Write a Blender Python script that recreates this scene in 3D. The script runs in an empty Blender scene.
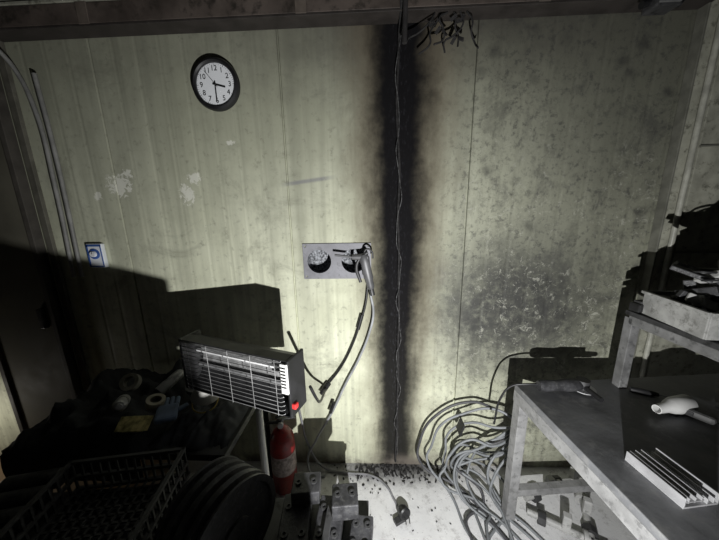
import bpy, bmesh, math, random
from mathutils import Matrix, Vector, Euler, noise
random.seed(7)
SC=bpy.context.scene
try:
    SC.view_settings.view_transform='Standard'
    SC.view_settings.look='None'
except Exception: pass
COL=SC.collection
# ------------------------------------------------------------------ helpers
class NT:
    def __init__(s,name):
        s.m=bpy.data.materials.new(name); s.m.use_nodes=True
        s.t=s.m.node_tree; s.b=s.t.nodes['Principled BSDF']
    def n(s,typ,**k):
        x=s.t.nodes.new(typ)
        for a,v in k.items(): setattr(x,a,v)
        return x
    def put(s,sock,v):
        if isinstance(v,bpy.types.NodeSocket): s.t.links.new(v,sock)
        else: sock.default_value=v
    def ma(s,op,a,b=0.0,c=0.0,clamp=False):
        x=s.n('ShaderNodeMath',operation=op,use_clamp=clamp)
        s.put(x.inputs[0],a); s.put(x.inputs[1],b); s.put(x.inputs[2],c); return x.outputs[0]
    def ss(s,v,a,b,lo=0.0,hi=1.0):
        x=s.n('ShaderNodeMapRange',interpolation_type='SMOOTHSTEP')
        for i,q in enumerate((v,a,b,lo,hi)): s.put(x.inputs[i],q)
        return x.outputs[0]
    def mix(s,f,a,b,blend='MIX'):
        x=s.n('ShaderNodeMix',data_type='RGBA',blend_type=blend)
        s.put(x.inputs[0],f)
        s.put(x.inputs[6],a if isinstance(a,bpy.types.NodeSocket) else (*a,1))
        s.put(x.inputs[7],b if isinstance(b,bpy.types.NodeSocket) else (*b,1))
        return x.outputs[2]
    def vec(s,v,scale=(1,1,1),loc=(0,0,0)):
        x=s.n('ShaderNodeMapping'); s.put(x.inputs[0],v); x.inputs[1].default_value=loc; x.inputs[3].default_value=scale; return x.outputs[0]
    def noise(s,v,scale,detail=4,rough=.55,dist=0.0):
        x=s.n('ShaderNodeTexNoise'); s.put(x.inputs['Vector'],v); x.inputs['Scale'].default_value=scale
        x.inputs['Detail'].default_value=detail; x.inputs['Roughness'].default_value=rough; x.inputs['Distortion'].default_value=dist
        return x.outputs[0]
    def pos(s): return s.n('ShaderNodeNewGeometry').outputs['Position']
    def obj(s): return s.n('ShaderNodeTexCoord').outputs['Object']
    def bump(s,h,strength,dist=.01):
        x=s.n('ShaderNodeBump'); x.inputs['Strength'].default_value=strength; x.inputs['Distance'].default_value=dist
        s.put(x.inputs['Height'],h); s.t.links.new(x.outputs[0],s.b.inputs['Normal'])
MC={}
def M(name,c,rough=.6,metal=0.0,var=.25,scale=12,bump=0.0,dirt=None):
    if name in MC: return MC[name]
    k=NT(name); v=k.obj()
    f=k.noise(v,scale,5,.6)
    lo=tuple(x*(1-var) for x in c); hi=tuple(min(1,x*(1+var)) for x in c)
    col=k.mix(k.ss(f,.3,.7),lo,hi)
    if dirt:
        col=k.mix(k.ss(k.noise(v,scale*2.7,6,.7),.5,.68),col,dirt)
    k.put(k.b.inputs['Base Color'],col); k.b.inputs['Metallic'].default_value=metal
    k.put(k.b.inputs['Roughness'],k.ss(f,.2,.8,max(.05,rough-.12),min(1,rough+.12)))
    if bump: k.bump(k.noise(v,scale*4,4),bump)
    MC[name]=k.m; return k.m

def reg(o,mat=None,parent=None):
    COL.objects.link(o)
    if mat: o.data.materials.append(mat)
    if parent: o.parent=parent
    return o
def grp(name,loc=(0,0,0),rot=(0,0,0),sc=1):
    e=bpy.data.objects.new(name,None); e.empty_display_size=.1; COL.objects.link(e)
    e.location=loc; e.rotation_euler=rot; e.scale=(sc,sc,sc); return e
def fin(name,bm,mat,parent,loc,rot,bev=0,smooth=False):
    me=bpy.data.meshes.new(name); bm.normal_update(); bm.to_mesh(me); bm.free()
    o=bpy.data.objects.new(name,me); reg(o,mat,parent); o.location=loc; o.rotation_euler=rot
    if smooth:
        for p in me.polygons: p.use_smooth=True
    if bev:
        b=o.modifiers.new('b','BEVEL'); b.width=bev; b.segments=2; b.limit_method='ANGLE'
    return o
def boxes(name,lst,mat,parent=None,loc=(0,0,0),rot=(0,0,0),bev=0):
    bm=bmesh.new()
    for it in lst:
        c,s=it[0],it[1]; r=it[2] if len(it)>2 else (0,0,0)
        mm=Matrix.Translation(c)@Euler(r).to_matrix().to_4x4()@Matrix.Diagonal((*s,1))
        bmesh.ops.create_cube(bm,size=1,matrix=mm)
    return fin(name,bm,mat,parent,loc,rot,bev)
def box(name,c,s,mat,parent=None,rot=(0,0,0),bev=.002): return boxes(name,[((0,0,0),s)],mat,parent,c,rot,bev)
def lathe(name,prof,mat,parent=None,loc=(0,0,0),rot=(0,0,0),seg=32,smooth=True,sc=(1,1,1)):
    bm=bmesh.new(); rings=[]
    for r,h in prof:
        if r<1e-5: rings.append([bm.verts.new((0,0,h))])
        else: rings.append([bm.verts.new((r*math.cos(2*math.pi*i/seg),r*math.sin(2*math.pi*i/seg),h)) for i in range(seg)])
    for a,b in zip(rings,rings[1:]):
        for i in range(seg):
            j=(i+1)%seg
            if len(a)==1 and len(b)==1: continue
            if len(a)==1: bm.faces.new((a[0],b[i],b[j]))
            elif len(b)==1: bm.faces.new((a[i],b[0],a[j]))
            else: bm.faces.new((a[i],b[i],b[j],a[j]))
    bmesh.ops.recalc_face_normals(bm,faces=bm.faces)
    o=fin(name,bm,mat,parent,loc,rot,0,False); o.scale=sc
    if smooth:
        for p in o.data.polygons: p.use_smooth=True
        try: o.data.set_sharp_from_angle(angle=math.radians(35))
        except Exception: pass
    return o
def cyl(name,a,b,r,mat,parent=None,seg=20,r2=None):
    a=Vector(a); b=Vector(b); d=b-a; L=d.length; r2=r if r2 is None else r2
    q=d.to_track_quat('Z','Y').to_euler()
    return lathe(name,[(0,0),(r,0),(r2,L),(0,L)],mat,parent,a,q,seg)
def tube(name,paths,r,mat,parent=None,res=3,loc=(0,0,0),rot=(0,0,0),smooth=True):
    c=bpy.data.curves.new(name,'CURVE'); c.dimensions='3D'; c.bevel_depth=r; c.bevel_resolution=res; c.use_fill_caps=True; c.resolution_u=8
    for pts in paths:
        if smooth:
            s=c.splines.new('BEZIER'); s.bezier_points.add(len(pts)-1)
            for p,q in zip(s.bezier_points,pts): p.co=q; p.handle_left_type=p.handle_right_type='AUTO'
        else:
            s=c.splines.new('POLY'); s.points.add(len(pts)-1)
            for p,q in zip(s.points,pts): p.co=(*q,1)
    o=bpy.data.objects.new(name,c); reg(o,mat,parent); o.location=loc; o.rotation_euler=rot
    dg=bpy.context.evaluated_depsgraph_get(); me=bpy.data.meshes.new_from_object(o.evaluated_get(dg))
    nm=o.name; bpy.data.objects.remove(o); o2=bpy.data.objects.new(nm,me); COL.objects.link(o2); o2.parent=parent; o2.location=loc; o2.rotation_euler=rot
    if not me.materials: me.materials.append(mat)
    for p in me.polygons: p.use_smooth=True
    return o2
def text(name,s,size,mat,parent,loc,rot=(math.pi/2,0,0),ext=.0006):
    c=bpy.data.curves.new(name,'FONT'); c.body=s; c.size=size; c.align_x='CENTER'; c.align_y='CENTER'; c.extrude=ext
    o=bpy.data.objects.new(name,c); reg(o,mat,parent); o.location=loc; o.rotation_euler=rot; return o

# ------------------------------------------------------------------ camera
cam=bpy.data.cameras.new('camera'); co=bpy.data.objects.new('camera',cam); COL.objects.link(co)
cam.sensor_width=36; cam.lens=36*275/719; cam.clip_start=.02
R=Matrix.Rotation(math.radians(2.5),3,'Z')@Matrix.Rotation(math.radians(90-12.4),3,'X')@Matrix.Rotation(math.radians(-1.07),3,'Z')
co.matrix_world=Matrix.Translation((0,-1.51,1.65))@R.to_4x4()
SC.camera=co
# ------------------------------------------------------------------ wall material
def wall_mat():
    k=NT('sooty_panel_paint'); p=k.pos()
    sx=k.n('ShaderNodeSeparateXYZ'); k.put(sx.inputs[0],p); X,Z=sx.outputs[0],sx.outputs[2]
    n1=k.noise(p,1.3,4,.55); n2=k.noise(p,6,6,.65); n3=k.noise(p,28,5,.65)
    st=k.noise(k.vec(p,(22,1,1.2)),1.0,4,.6); st2=k.noise(k.vec(p,(7,1,.35)),1.0,3,.6)
    fine=k.noise(p,90,3,.6)
    col=k.mix(k.ss(n1,.3,.7),(.61,.625,.465),(.74,.755,.59))
    col=k.mix(k.ss(n2,.42,.75,0,.45),col,(.37,.375,.28))
    col=k.mix(k.ss(st,.42,.75,0,.45),col,(.31,.315,.24))
    col=k.mix(k.ss(st2,.42,.7,0,.42),col,(.28,.285,.215))
    col=k.mix(k.ss(n3,.54,.70,0,.5),col,(.20,.20,.155))
    sm=k.ss(k.noise(p,2.6,7,.75,.6),.52,.70,0,.55); col=k.mix(sm,col,(.19,.19,.145))
    # grime and soot towards the ceiling, with torch falloff painted into the colour
    top=k.ma('MULTIPLY',k.ss(Z,.8,2.5),.62); col=k.mix(top,col,(.175,.178,.138))
    rt=k.ma('MULTIPLY',k.ss(X,.05,1.2),k.ss(k.ma('ADD',Z,k.ma('MULTIPLY',n2,.8)),1.2,2.5,.45,.88)); col=k.mix(rt,col,(.120,.121,.095))
    plume=k.ma('MULTIPLY',k.ss(k.ma('ADD',Z,k.ma('MULTIPLY',n2,.35)),2.25,2.75),k.ss(k.ma('ABSOLUTE',k.ma('SUBTRACT',X,.35)),.2,1.2,.85,.2)); col=k.mix(plume,col,(.05,.045,.04))
    # soot cloud on the right panel
    dx=k.ma('DIVIDE',k.ma('SUBTRACT',X,.80),.66); dz=k.ma('DIVIDE',k.ma('SUBTRACT',Z,1.08),.52)
    r=k.ma('SQRT',k.ma('ADD',k.ma('MULTIPLY',dx,dx),k.ma('MULTIPLY',dz,dz)))
    cloud=k.ma('MULTIPLY',k.ss(k.ma('ADD',r,k.ma('MULTIPLY',n2,.9)),.70,1.75,1,0),k.ss(k.noise(p,14,8,.8),.26,.56,.6,1))
    col=k.mix(k.ma('MULTIPLY',cloud,.96),col,(.032,.032,.032))
    # dark splatter over the right half
    sp=k.ma('MULTIPLY',k.ss(k.noise(p,30,7,.75),.50,.61),k.ma('MULTIPLY',k.ss(X,.2,.6),k.ss(n2,.35,.6,.35,1))); col=k.mix(k.ma('MULTIPLY',sp,.7),col,(.055,.055,.05))
    bl=k.ma('MULTIPLY',k.ss(k.noise(p,4.2,8,.8,.5),.50,.66),k.ss(X,.3,.8)); col=k.mix(k.ma('MULTIPLY',bl,.6),col,(.06,.06,.055))
    vo=k.n('ShaderNodeTexVoronoi'); vo.inputs['Scale'].default_value=7; vo.inputs['Randomness'].default_value=1
    k.put(vo.inputs['Vector'],k.vec(p,(1,0.02,1)))
    spot=k.ma('MULTIPLY',k.ss(k.ma('ADD',vo.outputs['Distance'],k.ma('MULTIPLY',n3,.5)),.26,.58,1,0),k.ma('MULTIPLY',k.ss(X,.3,.7),k.ss(k.noise(p,2.4,2),.36,.52)))
    col=k.mix(k.ma('MULTIPLY',spot,.8),col,(.05,.05,.045))
    # chalky scuffs where soot has flaked
    ch=k.ma('MULTIPLY',k.ss(k.noise(p,22,9,.85,.9),.555,.60),k.ma('MULTIPLY',k.ss(X,.25,.6,0,1),k.ss(Z,2.3,1.5)))
    ch=k.ma('MULTIPLY',ch,k.ss(k.noise(p,3.2,3),.38,.52))
    col=k.mix(k.ma('MULTIPLY',ch,.65),col,(.42,.42,.36))
    for (cx,cz,rx,rz) in ((-1.37,1.80,.075,.06),(-1.31,1.86,.03,.03),(-.99,1.75,.045,.055),(-.94,1.83,.045,.035),(-1.5,1.75,.03,.025),(-.73,2.0,.03,.015)):
        a=k.ma('DIVIDE',k.ma('SUBTRACT',X,cx),rx); b=k.ma('DIVIDE',k.ma('SUBTRACT',Z,cz),rz)
        q=k.ma('SQRT',k.ma('ADD',k.ma('MULTIPLY',a,a),k.ma('MULTIPLY',b,b)))
        q=k.ma('ADD',q,k.ma('MULTIPLY',k.noise(p,34,8,.75,.8),4.0))
        col=k.mix(k.ss(q,2.65,2.85,.75,0),col,(.72,.72,.64))
    a=k.ma('ABSOLUTE',k.ma('SUBTRACT',Z,k.ma('ADD',1.80,k.ma('MULTIPLY',k.ma('ADD',X,.35),.12))))
    f=k.ma('MULTIPLY',k.ss(a,.003,.016,.8,0),k.ss(k.ma('ABSOLUTE',k.ma('ADD',X,.33)),.06,.17,.7,0))
    col=k.mix(f,col,(.15,.15,.19))
    # burn column
    wob=k.ma('MULTIPLY',k.ma('SUBTRACT',k.noise(k.vec(p,(0,0,1)),1.6,3),.5),.05)
    d=k.ma('ABSOLUTE',k.ma('SUBTRACT',k.ma('SUBTRACT',X,.147),wob))
    w=k.ma('ADD',k.ss(Z,0,2.4,.120,.165),k.ma('MULTIPLY',k.ma('SUBTRACT',k.noise(k.vec(p,(2,1,1)),4,6,.65),.5),.15))
    t=k.ma('DIVIDE',d,w)
    tt=k.ma('ADD',t,k.ma('ADD',k.ma('MULTIPLY',k.ma('SUBTRACT',n3,.5),.35),k.ma('MULTIPLY',k.ma('SUBTRACT',n2,.5),.5)))
    halo=k.ss(tt,.7,2.3,1,0)
    col=k.mix(k.ma('MULTIPLY',halo,k.ss(Z,.2,2.0,.6,.85)),col,(.14,.118,.085))
    core=k.ss(tt,.38,1.28,1,0)
    cf=k.ma('MULTIPLY',core,k.ss(Z,.0,1.4,.95,.99))
    col=k.mix(cf,col,(.008,.0078,.009))
    ash=k.ma('MULTIPLY',k.ss(t,.05,.5,1,0),k.ma('MULTIPLY',k.ss(k.noise(k.vec(p,(3,1,1)),30,6,.7),.52,.66),k.ss(Z,1.6,.7,.5,1)))
    col=k.mix(k.ma('MULTIPLY',ash,.35),col,(.09,.09,.105))
    col=k.mix(k.ma('MULTIPLY',k.ss(Z,.12,0),k.ss(n2,.35,.6)),col,(.16,.14,.12))
    k.put(k.b.inputs['Base Color'],col); k.put(k.b.inputs['Roughness'],k.ma('MAXIMUM',k.ss(n2,.3,.7,.5,.8),k.ma('MULTIPLY',halo,.98)))
    k.put(k.b.inputs['Specular IOR Level'],k.ma('SUBTRACT',.35,k.ma('MULTIPLY',halo,.32)))
    k.bump(k.ma('ADD',n2,k.ma('MULTIPLY',fine,.2)),.12,.01)
    return k.m
WM=wall_mat()
def corrugated():
    seams=[-2.33,-1.385,-.44,.505,1.45]
    pts=[(-3.2,0)]; rib=.118; grid=[]
    for s in seams+[2.395]:
        for i in range(1,8): grid.append((s-.945+i*rib,'r'))
        grid.append((s,'s'))
    for gx,t in sorted(grid):
        if gx<-3.1 or gx>2.35: continue
        if t=='s': pts+=[(gx-.006,0),(gx-.004,.012),(gx+.004,.012),(gx+.006,0)]
        else: pts+=[(gx-.012,0),(gx-.003,.001),(gx+.003,.001),(gx+.012,0)]
    pts+=[(2.6,0),(-.365,0),(-.015,0)]
    pts=sorted(set(pts))
    zs=[0,.5,1,1.285,1.455,2,2.5,3.05]
    bm=bmesh.new(); prev=None; px=None
    for x,y in pts:
        cur=[bm.verts.new((x,y,z)) for z in zs]
        if prev:
            for i in range(len(zs)-1):
                if px>=-.366 and x<=-.0149 and i==3: continue     # recess behind the socket plate
                bm.faces.new((prev[i],cur[i],cur[i+1],prev[i+1]))
        prev=cur; px=x
    fin('wall_back',bm,WM,None,(0,0,0),(0,0,0))
corrugated()
box('wall_outer',(-.3,.20,1.52),(5.8,.1,3.06),M('insulation',(.2,.2,.17)),bev=0)
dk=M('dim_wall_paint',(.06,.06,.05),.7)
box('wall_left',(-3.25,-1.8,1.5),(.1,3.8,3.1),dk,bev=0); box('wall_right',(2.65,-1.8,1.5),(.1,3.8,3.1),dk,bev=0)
box('ceiling',(-.3,-1.8,3.1),(6,3.9,.1),M('ceiling_panel',(.05,.05,.045),.8),bev=0)
def floor_mat():
    k=NT('dusty_concrete'); p=k.pos()
    sx=k.n('ShaderNodeSeparateXYZ'); k.put(sx.inputs[0],p)
    n1=k.noise(p,3,5,.6); n2=k.noise(p,18,7,.75); n3=k.noise(p,60,5,.7)
    col=k.mix(k.ss(n1,.3,.7),(.64,.64,.65),(.78,.78,.78))
    col=k.mix(k.ss(n2,.50,.7,0,.65),col,(.28,.27,.26))
    dx=k.ma('DIVIDE',k.ma('SUBTRACT',sx.outputs[0],.16),.55); dy=k.ma('DIVIDE',sx.outputs[1],.15)
    r=k.ma('SQRT',k.ma('ADD',k.ma('MULTIPLY',dx,dx),k.ma('MULTIPLY',dy,dy)))
    s=k.ss(k.ma('ADD',r,k.ma('MULTIPLY',n2,1.8)),1.1,2.3,1,0)
    col=k.mix(k.ma('MULTIPLY',s,.92),col,(.03,.028,.026))
    col=k.mix(k.ma('MULTIPLY',k.ss(n3,.61,.69),k.ss(r,1,4,.9,.25)),col,(.03,.03,.03))
    br=k.ss(sx.outputs[0],-1.0,-1.5)
    col=k.mix(br,col,k.mix(n2,(.16,.10,.05),(.30,.2,.11)))
    k.put(k.b.inputs['Base Color'],col); k.put(k.b.inputs['Roughness'],k.ss(n2,.3,.7,.35,.8)); k.bump(n2,.25,.01)
    return k.m
box('floor',(-.3,-1.8,-.05),(6,4,.1),floor_mat(),bev=0)

# ------------------------------------------------------------------ materials
blk=M('black_plastic',(.012,.012,.013),.45)
dgm=M('dark_steel',(.06,.06,.062),.5,.4,dirt=(.02,.02,.02)); dgr=M('grimy_cast_iron',(.038,.038,.041),.5,.2,.4,20,.2,dirt=(.075,.075,.075))
grey=M('grey_metal_paint',(.23,.23,.235),.5,.1,dirt=(.1,.1,.1)); alu=M('aluminium',(.38,.38,.39),.4,.35,.15)
lgt=M('light_grey_paint',(.42,.42,.41),.55,0,.2,dirt=(.2,.2,.19)); wht=M('white_plastic',(.8,.8,.78),.45,0,.06)
red=M('red_enamel',(.22,.015,.015),.4,0,.25,dirt=(.09,.02,.02)); redp=M('red_plastic',(.5,.03,.03),.4); rub=M('grey_rubber',(.20,.2,.21),.55)
brn=M('soot_brown_paint',(.085,.068,.058),.6,0,.4,5,dirt=(.03,.025,.02))
crm=M('cream_trim',(.34,.34,.28),.5,0,.2,dirt=(.15,.15,.12)); chm=M('charred',(.02,.019,.019),.9,0,.6,60,.6)

# ------------------------------------------------------------------ beam + trims
g=grp('cable_trunking',(0,0,0))
box('channel',(-.80,-.047,2.545),(4.55,.086,.085),brn,g,bev=.004)
box('lip_top',(-.80,-.049,2.595),(4.55,.09,.012),crm,g); box('lip_bottom',(-.80,-.047,2.498),(4.55,.088,.01),M('soot_brown_dark',(.03,.025,.022),.7),g)
for x in (-2.3,-1.3,-.3,.75): box('joint_cover',(x,-.048,2.545),(.05,.09,.088),M('soot_brown_light',(.11,.09,.075),.6),g)
box('junction_box_body',(1.2,-.125,2.47),(.10,.07,.085),dgm,g,bev=.008); box('junction_box_lid',(1.2,-.163,2.47),(.085,.008,.07),M('dark_lid',(.1,.1,.1)),g,bev=.003)
cyl('gland',(1.15,-.125,2.46),(1.12,-.125,2.45),.014,blk,g); cyl('gland_2',(1.25,-.125,2.46),(1.275,-.125,2.45),.014,blk,g)
box('trim_2',(-.80,-.05,2.83),(4.55,.09,.44),M('fascia_paint',(.24,.24,.2),.6,0,.4,4,dirt=(.1,.1,.08)),bev=.003)
g=grp('corner_post',(1.5,0,0))
box('flange',(.02,-.015,1.52),(.09,.026,3.02),crm,g); box('flange_web',(-.030,-.025,1.52),(.010,.046,3.02),M('post_dark',(.15,.15,.125),.6),g)
cyl('pipe',(.035,-.045,.01),(.035,-.045,3.0),.012,M('pale_pipe',(.36,.36,.31),.4),g)
g=grp('sectional_door',(1.99,0,0))
box('leaf',(0,-.012,1.5),(.80,.016,2.9),crm,g)
boxes('rails',[((0,-.022,z),(.80,.008,.008)) for z in (1.40,1.92,2.44)],M('rail_grey',(.16,.16,.135)),g)
# ------------------------------------------------------------------ door left
g=grp('door_1',(-2.11,0,0))
box('leaf',(0,-.02,1.19),(.40,.03,2.34),M('door_brown',(.10,.094,.070),.8,0,.2,4),g,bev=.004)
boxes('frame',[((.215,-.025,1.2),(.03,.05,2.40)),((-.215,-.025,1.2),(.03,.05,2.40)),((0,-.025,2.385),(.46,.05,.03))],M('door_frame',(.06,.054,.045),.75),g,bev=.003)
box('latch',(.15,-.045,1.05),(.03,.03,.12),dgm,g,bev=.004)
tube('wall_conduit',[[(-1.66,-.06,3.0),(-1.70,-.05,2.72),(-1.76,-.10,2.6),(-1.78,-.12,2.52),(-1.75,-.04,2.36),(-1.71,-.03,2.2),(-1.70,-.03,1.8),(-1.72,-.03,1.3)],[(-1.665,-.03,2.34),(-1.655,-.03,2.0),(-1.67,-.03,1.3)]],.010,M('conduit_grey',(.2,.2,.19),.6))
box('trim_1',(-1.83,-.012,1.25),(.035,.02,2.5),M('trim_dark',(.11,.105,.085)),bev=.002)

# ------------------------------------------------------------------ clock
g=grp('wall_clock',(-.755,-.002,2.262),(0,0,0),.91)
lathe('rim',[(.0,0),(.118,0),(.128,.008),(.130,.024),(.124,.036),(.114,.040),(.106,.034),(.104,.022),(0,.022)],blk,g,(0,0,0),(math.pi/2,0,0),64)
lathe('face',[(0,.0225),(.104,.0225),(.104,.024),(0,.024)],M('clock_face',(.88,.9,.93),.4,0,.02),g,(0,0,0),(math.pi/2,0,0),48)
for i in range(1,13):
    a=math.radians(30*i); text('numeral_%d'%i,str(i),.036,blk,g,(.078*math.sin(a),-.025,.078*math.cos(a)))
tk=[]
for i in range(60):
    a=math.radians(6*i); L=.008 if i%5==0 else .004
    tk.append(((.098*math.sin(a),-.025,.098*math.cos(a)),(.0018 if i%5==0 else .0009,.001,L),(0,a,0)))
boxes('ticks',tk,blk,g)
def hand(n,ang,L,w,m,y,tail=.015):
    a=math.radians(ang); boxes(n,[((math.sin(a)*(L-tail)/2,y,math.cos(a)*(L-tail)/2),(w,.0012,L+tail),(0,a,0))],m,g)
hand('hour_hand',105,.055,.008,blk,-.028); hand('minute_hand',180,.084,.006,blk,-.030); hand('second_hand',322,.082,.0016,dgm,-.032,.02)
cyl('hub',(0,-.024,0),(0,-.034,0),.006,blk,g)
# ------------------------------------------------------------------ thermostat
g=grp('thermostat_switch',(-1.565,-.002,1.42),(0,0,0),.95)
blu=M('blue_label',(.04,.10,.32),.5)
box('body',(0,-.014,0),(.096,.026,.145),M('switch_white',(.7,.73,.76),.4,0,.05),g,bev=.006)
boxes('label',[((0,-.0275,.062),(.09,.002,.012)),((-.041,-.0275,0),(.010,.002,.13)),((.041,-.0275,0),(.006,.002,.13)),((0,-.0275,-.064),(.09,.002,.008))],blu,g)
lathe('dial',[(.031,0),(.031,.006),(.024,.008),(.022,.005),(0,.005)],blu,g,(0,-.027,.012),(math.pi/2,0,0),32)
lathe('dial_knob',[(.018,0),(.016,.014),(0,.014)],M('knob_white',(.75,.77,.8)),g,(0,-.031,.012),(math.pi/2,0,0),24)
box('pointer',(0,-.046,.02),(.003,.003,.016),blk,g)
# ------------------------------------------------------------------ socket plate with two holes
g=grp('socket_plate',(-.19,0,1.37))
c=bpy.data.curves.new('plate','CURVE'); c.dimensions='2D'; c.fill_mode='BOTH'; c.extrude=.0015; c.resolution_u=16
s=c.splines.new('POLY'); s.points.add(3)
for p,q in zip(s.points,((-.19,-.1),(.19,-.1),(.19,.1),(-.19,.1))): p.co=(*q,0,1)
s.use_cyclic_u=True
def circ(cx,cy,r,n=40):
    s=c.splines.new('POLY'); s.points.add(n-1); s.use_cyclic_u=True
    for i,p in enumerate(s.points): p.co=(cx+r*math.cos(2*math.pi*i/n),cy+r*math.sin(2*math.pi*i/n),0,1)
circ(-.100,0,.067); circ(.092,0,.067)
for q in ((-.175,-.085),(.175,-.085),(-.175,.085),(.175,.085),(0,.06)): circ(*q,.005,12)
pm=M('galvanised_plate',(.22,.22,.24),.6,.1,.2,9,0,dirt=(.16,.16,.17))
o=bpy.data.objects.new('front_plate',c); reg(o,pm,g); o.location=(0,-.006,0); o.rotation_euler=(math.pi/2,0,0)
bk=M('torn_insulation',(.26,.27,.29),.8,0,.9,70,.6)
boxes('recess',[((0,.100,0),(.345,.004,.165)),((0,.05,.083),(.345,.10,.003)),((0,.05,-.083),(.345,.10,.003)),((-.173,.05,0),(.003,.10,.166)),((.173,.05,0),(.003,.10,.166))],bk,g,bev=0)

# ------------------------------------------------------------------ burnt cable on wall
pts=[]; z=2.6
while z>0.02:
    pts.append((.147+.012*noise.noise((z*3,0,1))+.01*math.sin(z*2),-.018+.006*noise.noise((z*5,3,1)),z)); z-=.08
g=grp('burnt_cable')
pts[0]=(pts[0][0],-.105,2.6); pts[1]=(pts[1][0],-.10,2.52)
tube('charred_core',[pts],.006,chm,g)
tube('loose_strand',[[(p[0]+.012*math.sin(i*1.3)+.006*math.sin(i*3.1),p[1]-.006,p[2]-.02) for i,p in enumerate(pts[:-1])]],.002,M('ash_grey',(.07,.07,.07),.9,0,.9,60),g)
cyl('conduit_stub',(.162,-.115,2.98),(.155,-.11,2.36),.011,M('charred_pipe',(.025,.023,.023),.8),g)
g=grp('burnt_wire_remnants')
ps=[]
for i in range(6):
    x=.29+.028*i; q=[(x,-.07,2.49)]
    for j in range(4): q.append((q[-1][0]+random.uniform(-.05,.035),-.07+random.uniform(-.02,.02),q[-1][2]-random.uniform(.02,.05)))
    ps.append(q)
tube('wires',ps,.004,chm,g)
boxes('flakes',[((random.uniform(.27,.43),-.07,random.uniform(2.38,2.47)),(.014,.006,.03),(random.random(),random.random()*3,random.random())) for i in range(8)],chm,g)

# ------------------------------------------------------------------ blow gun and hoses
g=grp('air_blow_gun',(-.03,-.06,1.36),(0,math.radians(-12),0),1.25)
ba=M('blowgun_alloy',(.13,.13,.135),.45,.3)
lathe('handle',[(0,-.11),(.010,-.11),(.013,-.10),(.013,-.07),(.016,-.06),(.015,.0),(.018,.03),(.012,.045),(0,.045)],ba,g,sc=(1.3,1.2,1),seg=20)
cyl('nozzle_body',(.018,0,.03),(-.05,0,.045),.017,ba,g,r2=.011); cyl('nozzle',(-.05,0,.045),(-.12,0,.070),.005,ba,g)
tube('lever',[[(.02,-.004,.05),(-.015,-.004,.035),(-.04,-.004,.0),(-.038,-.004,-.07)]],.007,dgm,g)
tube('hook',[[(.0,0,.04),(.02,0,.065),(.038,0,.05),(.036,0,.02)]],.004,dgm,g)
cyl('coupling',(0,0,-.11),(0,0,-.14),.011,dgm,g)
tube('compressed_air_hose',[[(-.005,-.05,1.19),(.01,-.04,1.08),(-.015,-.03,.95),(-.08,-.03,.78),(-.16,-.03,.62),(-.25,-.03,.42),(-.36,-.04,.22),(-.42,-.06,.06),(-.38,-.10,.012),(-.30,-.10,.012)]],.007,M('clear_grey_hose',(.30,.31,.32),.4))
g=grp('heater_power_cord')
tube('cord',[[(-.02,-.02,1.24),(-.035,-.02,1.12),(-.07,-.02,1.0),(-.12,-.02,.86),(-.19,-.02,.72),(-.28,-.03,.60)],[(-.26,-.50,.93),(-.25,-.45,.84),(-.26,-.32,.72),(-.275,-.13,.63),(-.28,-.04,.59)]],.0065,blk,g)
cyl('plug',(-.265,-.03,.62),(-.31,-.04,.555),.016,blk,g); cyl('socket',(-.055,-.02,1.06),(-.08,-.02,.97),.012,blk,g)
g=grp('extension_cord')
tube('cord',[[(-.47,-.025,.50),(-.45,-.03,.36),(-.42,-.03,.18),(-.32,-.06,.03),(-.18,-.08,.012),(0,-.10,.012),(.08,-.16,.012),(.12,-.24,.012),(.15,-.31,.02)]],.0065,rub,g)
cyl('coupler',(-.235,-.05,.50),(-.26,-.05,.43),.011,blk,g)
lathe('plug_body',[(0,0),(.018,0),(.03,.02),(.032,.05),(.025,.055),(0,.055)],blk,g,(.15,-.30,.036),(math.radians(75),0,math.radians(25)))
boxes('plug_pins',[((.17,-.37,.04),(.005,.03,.005)),((.19,-.365,.04),(.005,.03,.005)),((.14,-.35,.02),(.06,.03,.02),(0,0,.5))],dgm,g)

# ------------------------------------------------------------------ heater
ang=math.atan2(-.20,.60); L=.60
g=grp('radiant_heater',(-.56,-.445,.985),(0,0,ang),.96)
hb=M('heater_black',(.015,.015,.016),.5); refl=M('reflector',(.33,.33,.33),.4,.3,.3,30)
def sheet(name,prof,x0,x1,th,mat,parent):
    bm=bmesh.new(); a=[bm.verts.new((x0,y,z)) for y,z in prof]; b=[bm.verts.new((x1,y,z)) for y,z in prof]
    for i in range(len(prof)-1): bm.faces.new((a[i],a[i+1],b[i+1],b[i]))
    o=fin(name,bm,mat,parent,(0,0,0),(0,0,0)); s=o.modifiers.new('s','SOLIDIFY'); s.thickness=th; s.offset=0; return o
sheet('housing',[(-.075,.125),(-.03,.128),(.015,.11),(.035,.06),(.04,0),(.035,-.06),(.015,-.11),(-.03,-.128),(-.075,-.125)],-L/2+.01,L/2-.012,.004,hb,g)
sheet('reflector',[(-.07,.115),(-.02,.10),(.015,.06),(.025,0),(.015,-.03)],-L/2+.02,L/2-.03,.002,refl,g)
sheet('reflector_lower',[(.015,-.03),(.005,-.08),(-.02,-.108),(-.07,-.118)],-L/2+.02,L/2-.03,.002,hb,g)
for nm,x in (('end_cap_near',L/2-.006),('end_cap_far',-L/2+.006)):
    box(nm,(x,-.021,0),(.012,.112,.256),hb,g,bev=.004)
box('control_panel',(L/2-.020,-.077,.05),(.032,.014,.13),wht,g,bev=.003)
boxes('panel_slots',[((L/2-.020,-.0855,.10-.014*i),(.022,.002,.005)) for i in range(7)],blk,g)
box('switch',(L/2+.006,-.06,-.075),(.022,.024,.024),redp,g,bev=.005)
qm=M('quartz',(.75,.75,.75),.15)
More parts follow.
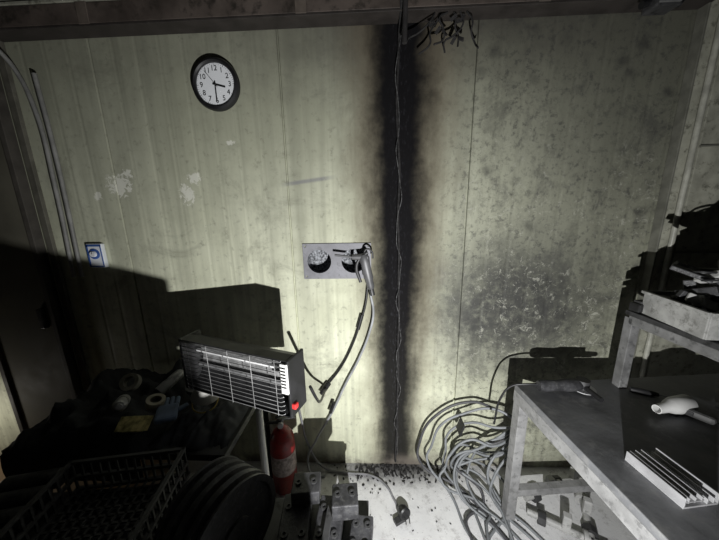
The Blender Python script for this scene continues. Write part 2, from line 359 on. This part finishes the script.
cyl('quartz_tube',(-L/2+.03,-.01,.045),(L/2-.05,-.01,.045),.008,qm,g); cyl('quartz_tube_2',(-L/2+.03,-.01,-.03),(L/2-.05,-.01,-.03),.006,grey,g)
wr=[]
for i in range(13):
    z=-.118+.0197*i; yb=-.082
    wr.append([(-L/2+.012,yb+.01,z),(-L/2+.03,yb,z),(L/2-.045,yb,z),(L/2-.035,yb+.01,z)])
for x in (-.24,-.12,0,.12,.24): wr.append([(x,-.084,-.122),(x,-.084,.122)])
tube('wire_guard',wr,.0014,M('guard_wire',(.32,.32,.32),.35,.5),g,res=1,smooth=False)
box('bracket',(0.02,.055,-.09),(.05,.04,.08),wht,g)
tube('stand_post',[[(0.02,.05,-.10),(0.02,.04,-.20),(0.02,.04,-1.0)]],.017,wht,g)
lathe('stand_base',[(0,0),(.14,0),(.14,.012),(.03,.03),(0,.03)],blk,g,(0.02,.04,-1.025))

# ------------------------------------------------------------------ fire extinguisher
g=grp('fire_extinguisher',(-.535,-.16,0.001),(0,0,.3),1.06)
lathe('cylinder',[(0,.01),(.06,0),(.067,.01),(.067,.30),(.062,.34),(.042,.375),(.02,.39),(.02,.41),(0,.41)],red,g,seg=40)
lathe('label',[(.0675,.13),(.068,.131),(.068,.25),(.0675,.251)],M('label_paper',(.36,.30,.29),.6,0,.5,45),g,seg=40)
cyl('valve',(0,0,.40),(0,0,.45),.017,dgm,g); boxes('handle',[((.03,0,.475),(.11,.018,.006),(0,-.25,0)),((.03,0,.445),(.10,.018,.006),(0,.1,0))],blk,g,bev=.001)
tube('hose',[[(-.015,0,.43),(-.07,0,.43),(-.085,0,.34),(-.078,0,.15)]],.009,blk,g); cyl('gauge',(0,-.016,.425),(0,-.03,.425),.016,alu,g)

# ------------------------------------------------------------------ right workbench
g=grp('workbench',(.70,-.28,0),(0,0,math.radians(5.3)))
top=M('bench_top',(.14,.143,.15),.45,.05,.3,6,.1,dirt=(.20,.20,.20))
W_,D_=1.1,1.1
box('top',(W_/2,-D_/2,.785),(W_,D_,.03),top,g,bev=.003)
leg=M('bench_frame',(.25,.25,.25),.5,.1,.2,dirt=(.14,.14,.14))
boxes('frame',[((.022,-D_/2,.74),(.045,D_-.02,.06)),((W_-.022,-D_/2,.74),(.045,D_-.02,.06)),((W_/2,-.022,.74),(W_,.045,.06)),((W_/2,-D_+.022,.74),(W_,.045,.06)),
 ((.025,-.03,.36),(.05,.05,.72)),((W_-.03,-.03,.36),(.05,.05,.72)),((.025,-D_+.03,.36),(.05,.05,.72)),((W_-.03,-D_+.03,.36),(.05,.05,.72)),((W_/2,-.03,.18),(W_-.1,.04,.04))],leg,g,bev=.003)
g=grp('aluminium_channel',(.925,-.77,.8005),(0,0,math.radians(8)))
prf=[((0,0,.003),(.115,.16,.006)),((-.055,0,.018),(.004,.16,.036)),((.055,0,.018),(.004,.16,.036)),((-.025,0,.022),(.062,.16,.004))]
for i in range(5): prf.append(((-.044+.021*i,0,.027 if i<3 else .016),(.004,.16,.018)))
boxes('profile',prf,alu,g,bev=.0006)
g=grp('heat_gun',(1.25,-.47,.836),(0,0,math.radians(194)))
pg=M('grey_tool_plastic',(.62,.62,.61),.4,0,.08)
lathe('barrel',[(0,-.08),(.024,-.08),(.034,-.065),(.034,.0),(.028,.03),(.020,.05),(.017,.10),(.014,.10),(.014,.06),(0,.06)],pg,g,(0,0,0),(0,math.pi/2,0),28)
boxes('handle',[((-.03,.055,-.008),(.032,.09,.03),(0,0,.35))],M('tool_dark_grip',(.06,.06,.06)),g,bev=.012)
box('trigger',(-.01,.035,-.006),(.014,.03,.016),blk,g,(0,0,.35)); lathe('rear_vent',[(.0,-.084),(.022,-.084),(.022,-.07)],blk,g,(0,0,0),(0,math.pi/2,0),24)
tube('cord',[[(-.05,.10,-.012),(-.09,.14,-.028),(-.16,.12,-.028),(-.20,.02,-.028)]],.004,blk,g)
g=grp('screwdriver',(1.24,-.35,.812),(0,0,math.radians(-25)))
lathe('grip',[(0,0),(.011,.004),(.014,.03),(.012,.08),(.008,.10),(0,.10)],blk,g,(-.05,0,0),(0,math.pi/2,0),12); cyl('shaft',(.05,0,0),(.15,0,0),.003,alu,g)
g=grp('angle_grinder',(.90,-.335,.832),(0,0,math.radians(3)),.9)
lathe('body',[(0,-.14),(.024,-.14),(.03,-.12),(.026,-.04),(.032,0),(.032,.06),(.026,.075),(0,.075)],dgr,g,(0,0,0),(0,math.pi/2,0),24)
cyl('gear_head',(.09,0,-.015),(.09,0,.03),.03,dgm,g); cyl('disc',(.095,0,-.018),(.095,0,-.022),.055,alu,g,32); tube('guard',[[(.04,.03,-.015),(.06,.055,-.015),(.11,.06,-.015),(.15,.03,-.015)]],.006,blk,g)
cyl('side_handle',(.085,-.03,0),(.085,-.12,.0),.012,blk,g)
tube('tool_cable',[[(.78,-.33,.83),(.73,-.32,.825),(.675,-.30,.80),(.64,-.28,.72),(.63,-.26,.55)]],.005,blk)
g=grp('tool_rack',(1.165,-.27,.8),(0,0,math.radians(2)))
boxes('frame',[((.02,-.02,.175),(.04,.04,.35)),((.62,-.02,.175),(.04,.04,.35)),((.02,-.70,.175),(.04,.04,.35)),((.62,-.70,.175),(.04,.04,.35)),((.32,-.02,.34),(.6,.04,.04)),((.32,-.7,.34),(.6,.04,.04)),((.02,-.36,.34),(.04,.68,.04)),((.62,-.36,.34),(.04,.68,.04))],M('rack_grey',(.16,.16,.16),.5,.1,.3,dirt=(.08,.08,.08)),g,bev=.003)
box('shelf',(.32,-.36,.37),(.64,.72,.02),dgm,g)
g=grp('parts_crate',(1.36,-.47,1.185),(0,0,math.radians(-6)))
boxes('tray',[((0,0,.006),(.38,.26,.01)),((0,-.13,.05),(.38,.008,.10)),((0,.13,.05),(.38,.008,.10)),((-.19,0,.05),(.008,.26,.10)),((.19,0,.05),(.008,.26,.10)),((0,-.137,.095),(.39,.012,.012)),((-.197,0,.095),(.012,.27,.012))],M('crate_grey',(.30,.30,.29),.6,0,.3,dirt=(.14,.14,.13)),g,bev=.002)
bits=[]
for i in range(60):
    bits.append(((random.uniform(-.16,.16),random.uniform(-.10,.10),random.uniform(.05,.21)),(random.uniform(.03,.13),random.uniform(.012,.04),random.uniform(.01,.04)),(random.uniform(-.5,.5),random.uniform(-.5,.5),random.random()*3)))
boxes('scrap_a',bits[:48],dgr,g,bev=.003); boxes('scrap_b',bits[48:],lgt,g,bev=.003)
tube('scrap_wire',[[(random.uniform(-.16,.14),random.uniform(-.1,.1),random.uniform(.14,.25)) for j in range(5)] for i in range(3)],.004,blk,g)
g=grp('spray_gun',(1.42,-.46,1.43),(0,0,.2))
lathe('body',[(0,-.09),(.02,-.09),(.024,-.03),(.024,.05),(.012,.08),(0,.08)],grey,g,(0,0,0),(0,math.pi/2,0),20); cyl('cup',(.02,0,.0),(.02,0,-.06),.03,blk,g); box('grip',(-.06,0,-.04),(.03,.03,.09),blk,g,(0,.3,0),.006)
tube('trigger_guard',[[(-.04,0,-.02),(-.01,0,-.06),(-.05,0,-.08)]],.004,alu,g)
g=grp('battery_charger',(1.20,-.305,1.185),(0,0,.1),.8)
box('body',(0,0,.025),(.10,.06,.05),blk,g,bev=.008); box('dock',(0,0,.055),(.07,.04,.015),dgm,g,bev=.003)
g=grp('cordless_drill',(1.27,-.72,1.205),(0,0,-.6))
lathe('motor',[(0,-.07),(.024,-.07),(.027,-.04),(.027,.03),(.018,.05),(.015,.08),(0,.08)],lgt,g,(0,0,.01),(0,math.pi/2,0),20); box('grip',(-.03,-.05,0),(.03,.1,.028),blk,g,bev=.01); box('battery',(-.03,-.115,0),(.07,.04,.04),blk,g,bev=.005)
g=grp('cardboard_carton',(1.69,-.50,1.182),(0,0,.0))
box('body',(0,0,.15),(.18,.34,.30),M('sooty_cardboard',(.10,.09,.075),.8,0,.3,dirt=(.05,.045,.04)),g,bev=.003); boxes('flaps',[((-.04,0,.305),(.09,.34,.004),(0,-.2,0)),((.05,0,.305),(.08,.34,.004),(0,.25,0))],M('sooty_cardboard',(0,0,0)),g)

# ------------------------------------------------------------------ cable bundle
ps=[]; ps2=[]; r=random.uniform
for i in range(8):
    a=i/7
    zt=.48-.30*a+r(-.03,.03); xl=.32+.26*a+r(-.05,.05); y=-.06-.14*r(0,1)
    q=[(.84,-.16+r(-.04,.04),.50-.2*a+r(-.06,.04)),(.70+r(-.03,.03),y-.02,zt+r(-.02,.05)),(.56+r(-.04,.04),y,zt+r(-.03,.04)),((xl+.42)/2+.02,y,zt-.08),(xl,y,zt*.5),(xl+.0+r(-.05,.05),y-.02,.10+r(0,.06)),(xl+.14+r(-.07,.09),y-.12,.02+r(0,.03)),(.62+r(-.14,.12),-.42+r(-.10,.08),.010+r(0,.03)),(.72+r(-.20,.2),-.75,.010+r(0,.02))]
    (ps if i%4 else ps2).append(q)
for i in range(5):
    x0=.44+r(0,.28)
    ps.append([(.84,-.12,.36+r(-.16,.08)),(x0+.18,-.14,.30+r(-.12,.10)),(x0,-.18+r(-.05,.05),.18+r(-.10,.1)),(x0+.0,-.24,.05),(x0+.12,-.36+r(-.06,.06),.012),(x0+.24,-.55,.010)])
g=grp('cable_bundle'); tube('grey_cables',ps,.007,M('cable_grey',(.19,.20,.21),.5,0,.2),g,res=2); tube('dark_cables',ps2,.008,M('cable_dark',(.06,.06,.065),.5),g,res=2)
boxes('cable_ties',[((.50,-.15,.43),(.010,.07,.07),(0,.3,0))],blk,g,bev=.003)

# ------------------------------------------------------------------ floor clutter under bench
for i,(x,y,rz) in enumerate(((1.02,-.18,.3),(1.14,-.30,1.1),(.98,-.38,-.5),(1.20,-.12,.1))):
    g=grp('pipe_clamp',(x,y,.035),(0,0,rz),1.2)
    tube('bar',[[(-.14,0,0),(.14,0,0)]],.014,lgt,g,smooth=False)
    lathe('flange',[(.014,0),(.03,0),(.03,.014),(.014,.014)],lgt,g,(.06,0,0),(0,math.pi/2,0),20); lathe('flange_2',[(.014,0),(.028,0),(.028,.03),(.014,.03)],dgm,g,(-.10,0,0),(0,math.pi/2,0),8)
    box('jaw',(.0,0,.035),(.03,.03,.08),lgt,g,bev=.004)
g=grp('debris_pile')
boxes('fragments',[((.15+random.gauss(0,.19),-abs(random.gauss(0,.06))-.01,.004),(random.uniform(.004,.022),random.uniform(.004,.014),random.uniform(.003,.008)),(random.random(),random.random(),random.random()*6)) for i in range(210)],chm,g)
g=grp('floor_litter')
boxes('chips',[((random.uniform(-.3,.8),random.uniform(-.55,-.05),.003),(random.uniform(.003,.010),random.uniform(.003,.008),.004),(random.random(),0,random.random()*6)) for i in range(60)],dgr,g)

# ------------------------------------------------------------------ left bench with clothes
g=grp('side_table',(-1.10,-.33,0))
box('top',(0,0,.655),(.98,.52,.03),dgm,g); boxes('legs',[((x,y,.32),(.04,.04,.64)) for x in(-.46,.46) for y in (-.23,.23)],dgm,g,bev=.002)
def heap(name,cx,cy,z,w,d,h,mat,seed,drape=.25,res=46):
    bm=bmesh.new(); V=[]
    for i in range(res+1):
        row=[]
        for j in range(res+1):
            u=i/res*2-1; v=j/res*2-1
            n=noise.fractal((u*1.9+seed,v*1.9,seed),.8,2.0,4)+.5*abs(noise.noise((u*4+seed,v*3+2,seed)))
            e=max(0,1-max(abs(u),abs(v))**5)
            hh=h*(.5+.6*n)*e*(1-.35*(u*u+v*v)/2)
            x=cx+u*w/2; y=cy+v*d/2; zz=z+max(.006,hh)
            if v<-.8: zz=z-(-.8-v)/.2*drape+.03*n; y=cy-d/2*.92-.015*(.5+n)
            row.append(bm.verts.new((x,y,zz)))
        V.append(row)
    for i in range(res):
        for j in range(res): bm.faces.new((V[i][j],V[i+1][j],V[i+1][j+1],V[i][j+1]))
    return fin(name,bm,mat,None,(0,0,0),(0,0,0),smooth=True)
fab=M('black_fabric',(.028,.029,.034),.9,0,.4,15,.3)
heap('work_jacket',-1.27,-.33,.676,.62,.58,.20,fab,3.1,.14)
heap('cloth_rag',-.78,-.33,.676,.32,.50,.08,M('grey_rag',(.045,.047,.055),.9,0,.4),8.2,.05)
g=grp('respirator_mask',(-.80,-.38,.785),(.3,.1,.4),1.1)
lathe('cup',[(.055,0),(.058,.004),(.052,.03),(.035,.05),(.014,.058),(0,.059)],M('mask_fabric',(.5,.49,.46),.85,0,.1),g,sc=(1,.8,1)); lathe('valve',[(.016,.056),(.016,.064),(0,.066)],lgt,g)
tube('strap',[[(-.055,0,.0),(-.03,-.06,-.01),(.03,-.06,-.01),(.055,0,0)]],.0025,M('strap_yellow',(.3,.22,.05),.7),g)
for i,(x,y,z,r_,cc) in enumerate(((-1.0,-.44,.80,.038,(.22,.2,.16)),(-.92,-.29,.77,.036,(.08,.08,.09)),(-1.16,-.38,.86,.04,(.2,.19,.17)))):
    g=grp('tape_roll',(x,y,z),(.4*i,.3,0)); lathe('roll',[(r_*.6,-.016),(r_,-.016),(r_,.016),(r_*.6,.016),(r_*.6,-.016)],M('tape_%d'%i,cc,.5),g)
g=grp('work_gloves',(-.92,-.48,.775),(0.1,.1,.5),.95)
gm=M('glove_blue',(.12,.16,.24),.8)
boxes('palm',[((0,0,0),(.09,.10,.03))],gm,g,bev=.012); boxes('fingers',[((-.034+.023*i,.075,0),(.019,.07-.01*abs(i-1.5),.02)) for i in range(4)],gm,g,bev=.008); box('thumb',(.06,.02,0),(.055,.02,.02),gm,g,(0,0,.6),.008)
for i,(x,y,z,cc) in enumerate(((-1.10,-.50,.84,(.35,.35,.36)),(-.84,-.20,.78,(.45,.3,.05)),(-1.04,-.28,.80,(.3,.3,.32)))):
    g=grp('spray_can',(x,y,z),(1.2,.2,.6+i),.85); lathe('can',[(0,-.08),(.028,-.08),(.03,-.075),(.03,.06),(.02,.075),(.012,.078),(.012,.095),(0,.095)],M('can_%d'%i,cc,.3,.3),g)
g=grp('snack_wrapper',(-1.02,-.54,.77),(.5,.1,.2),.9)
boxes('foil',[((0,0,0),(.10,.07,.012)),((.06,0,.003),(.02,.068,.003)),((-.06,0,.003),(.02,.068,.003))],M('wrapper_yellow',(.42,.36,.16),.35,.1,.6,40),g,bev=.003)
# ------------------------------------------------------------------ cart with crate, rolls
g=grp('parts_cart',(-1.07,-.88,0),(0,0,.1))
boxes('frame',[((0,0,.58),(.75,.40,.03)),((-.35,-.18,.29),(.035,.035,.58)),((.35,-.18,.29),(.035,.035,.58)),((-.35,.18,.29),(.035,.035,.58)),((.35,.18,.29),(.035,.035,.58))],dgm,g,bev=.003)
g=grp('perforated_crate',(-.92,-.825,.60),(0,0,math.radians(10)))
w,d,h=.40,.34,.13; L_=[]
for s in (-1,1):
    for i in range(14): L_.append(((-w/2+w*i/13,s*d/2,h/2),(.008,.006,h)))
    for i in range(12): L_.append(((s*w/2,-d/2+d*i/11,h/2),(.006,.008,h)))
    for z in (.01,.065,h): L_+= [((0,s*d/2,z),(w+.01,.012,.012)),((s*w/2,0,z),(.012,d+.01,.012))]
for i in range(14): L_.append(((-w/2+w*i/13,0,.008),(.008,d,.006)))
for i in range(12): L_.append(((0,-d/2+d*i/11,.008),(w,.008,.006)))
boxes('lattice',L_,M('crate_plastic',(.065,.065,.068),.5),g)
g=grp('steel_rollers',(-1.24,-.88,.63),(0,0,.25))
for i in range(5): lathe('roller_%d'%i,[(0,-.09),(.012,-.10),(.012,-.09),(.03,-.09),(.034,-.085),(.034,.085),(.03,.09),(0,.09)],dgr,g,(0,-.12+.072*i,.036),(0,math.pi/2,0),24)
# ------------------------------------------------------------------ pulley + fixtures
g=grp('machine_stand',(-.29,-.76,0))
boxes('frame',[((0,0,.43),(.54,.36,.03))]+[((x,y,.21),(.035,.035,.42)) for x in(-.25,.25) for y in (-.15,.15)],dgm,g,bev=.003)
g=grp('v_belt_pulley',(-.52,-.80,.62),(0,0,math.radians(-25)))
pr=[(0,-.09),(.05,-.09),(.05,-.08),(.10,-.075),(.145,-.075),(.15,-.085)]
for i in range(4):
    z=-.085+.0425*i; pr+=[(.17,z),(.17,z+.012),(.150,z+.02),(.150,z+.026),(.17,z+.034)]
pr+=[(.17,.085),(.15,.085),(.145,.075),(.05,.08),(.05,.09),(0,.09)]
lathe('sheave',pr,dgr,g,(0,0,0),(0,math.pi/2,0),56)
for i,(x,y,z,sx,sy,sz,rz) in enumerate(((-.29,-.76,.48,.11,.30,.07,.12),(-.17,-.75,.475,.10,.28,.06,-.04),(-.11,-.66,.54,.10,.09,.07,.1),(-.27,-.62,.55,.11,.09,.06,.1),(-.05,-.78,.475,.08,.20,.06,-.1))):
    g=grp('machined_fixture_block',(x,y,z),(0,0,rz)); box('plate',(0,0,0),(sx,sy,sz),dgr,g,bev=.004)
    n=3 if sy>.1 else 1
    for a in (-1,1):
        for b in range(n): 
            lathe('bolt_%d_%d'%(a+1,b),[(.006,.0),(.006,.006),(.013,.006),(.013,0)],dgm,g,(a*sx*.28,(b-(n-1)/2)*sy*.32,sz/2+.001),seg=16)
    if i==1: boxes('slot_rail',[((0,0,sz/2+.008),(.025,sy*.9,.016))],dgm,g,bev=.002)
# unseen cabinet-shaped blocker, added to cast the shadow on the left wall
g=grp('shadow_blocker',(0,0,0))
bm=bmesh.new()
prof=[(-.097,0),(-.097,.985),(-.16,.995),(-.34,1.04),(-1.10,1.04),(-1.10,0)]
a=[bm.verts.new((x,-1.44,z)) for x,z in prof]; b=[bm.verts.new((x,-1.16,z)) for x,z in prof]
bm.faces.new(a); bm.faces.new(b[::-1])
for i in range(len(prof)): j=(i+1)%len(prof); bm.faces.new((a[i],b[i],b[j],a[j]))
bmesh.ops.recalc_face_normals(bm,faces=bm.faces)
fin('body',bm,dgm,g,(0,0,0),(0,0,0),.004)
box('blocker_step',(-.03,-1.24,.438),(.13,.16,.876),dgm,g,bev=.004)  # lower step added to keep the wall below the heater in shadow
box('blocker_panel',(-.62,-1.155,.5),(.86,.01,.85),grey,g,bev=.003)
box('handle',(-.27,-1.14,.5),(.02,.02,.12),alu,g,bev=.003)

# ------------------------------------------------------------------ lights
l=bpy.data.lights.new('torch_light','SPOT'); l.energy=150; l.shadow_soft_size=.005; l.color=(1,1,.99); l.spot_size=math.radians(168); l.spot_blend=1.0
o=bpy.data.objects.new('torch_light',l); COL.objects.link(o); o.location=(.22,-1.50,.90)
o.rotation_euler=(Vector((.05,0,1.0))-o.location).to_track_quat('-Z','Y').to_euler()
l=bpy.data.lights.new('left_fill_light','POINT'); l.energy=2.2; l.shadow_soft_size=.05; l.color=(1,.95,.86)  # unseen fill lamp, added to brighten the lower left wall and floor
o=bpy.data.objects.new('left_fill_light',l); COL.objects.link(o); o.location=(-2.62,-.22,.40)
w=bpy.data.worlds.new('world'); SC.world=w; w.use_nodes=True
w.node_tree.nodes['Background'].inputs[0].default_value=(.8,.9,1,1); w.node_tree.nodes['Background'].inputs[1].default_value=.0035
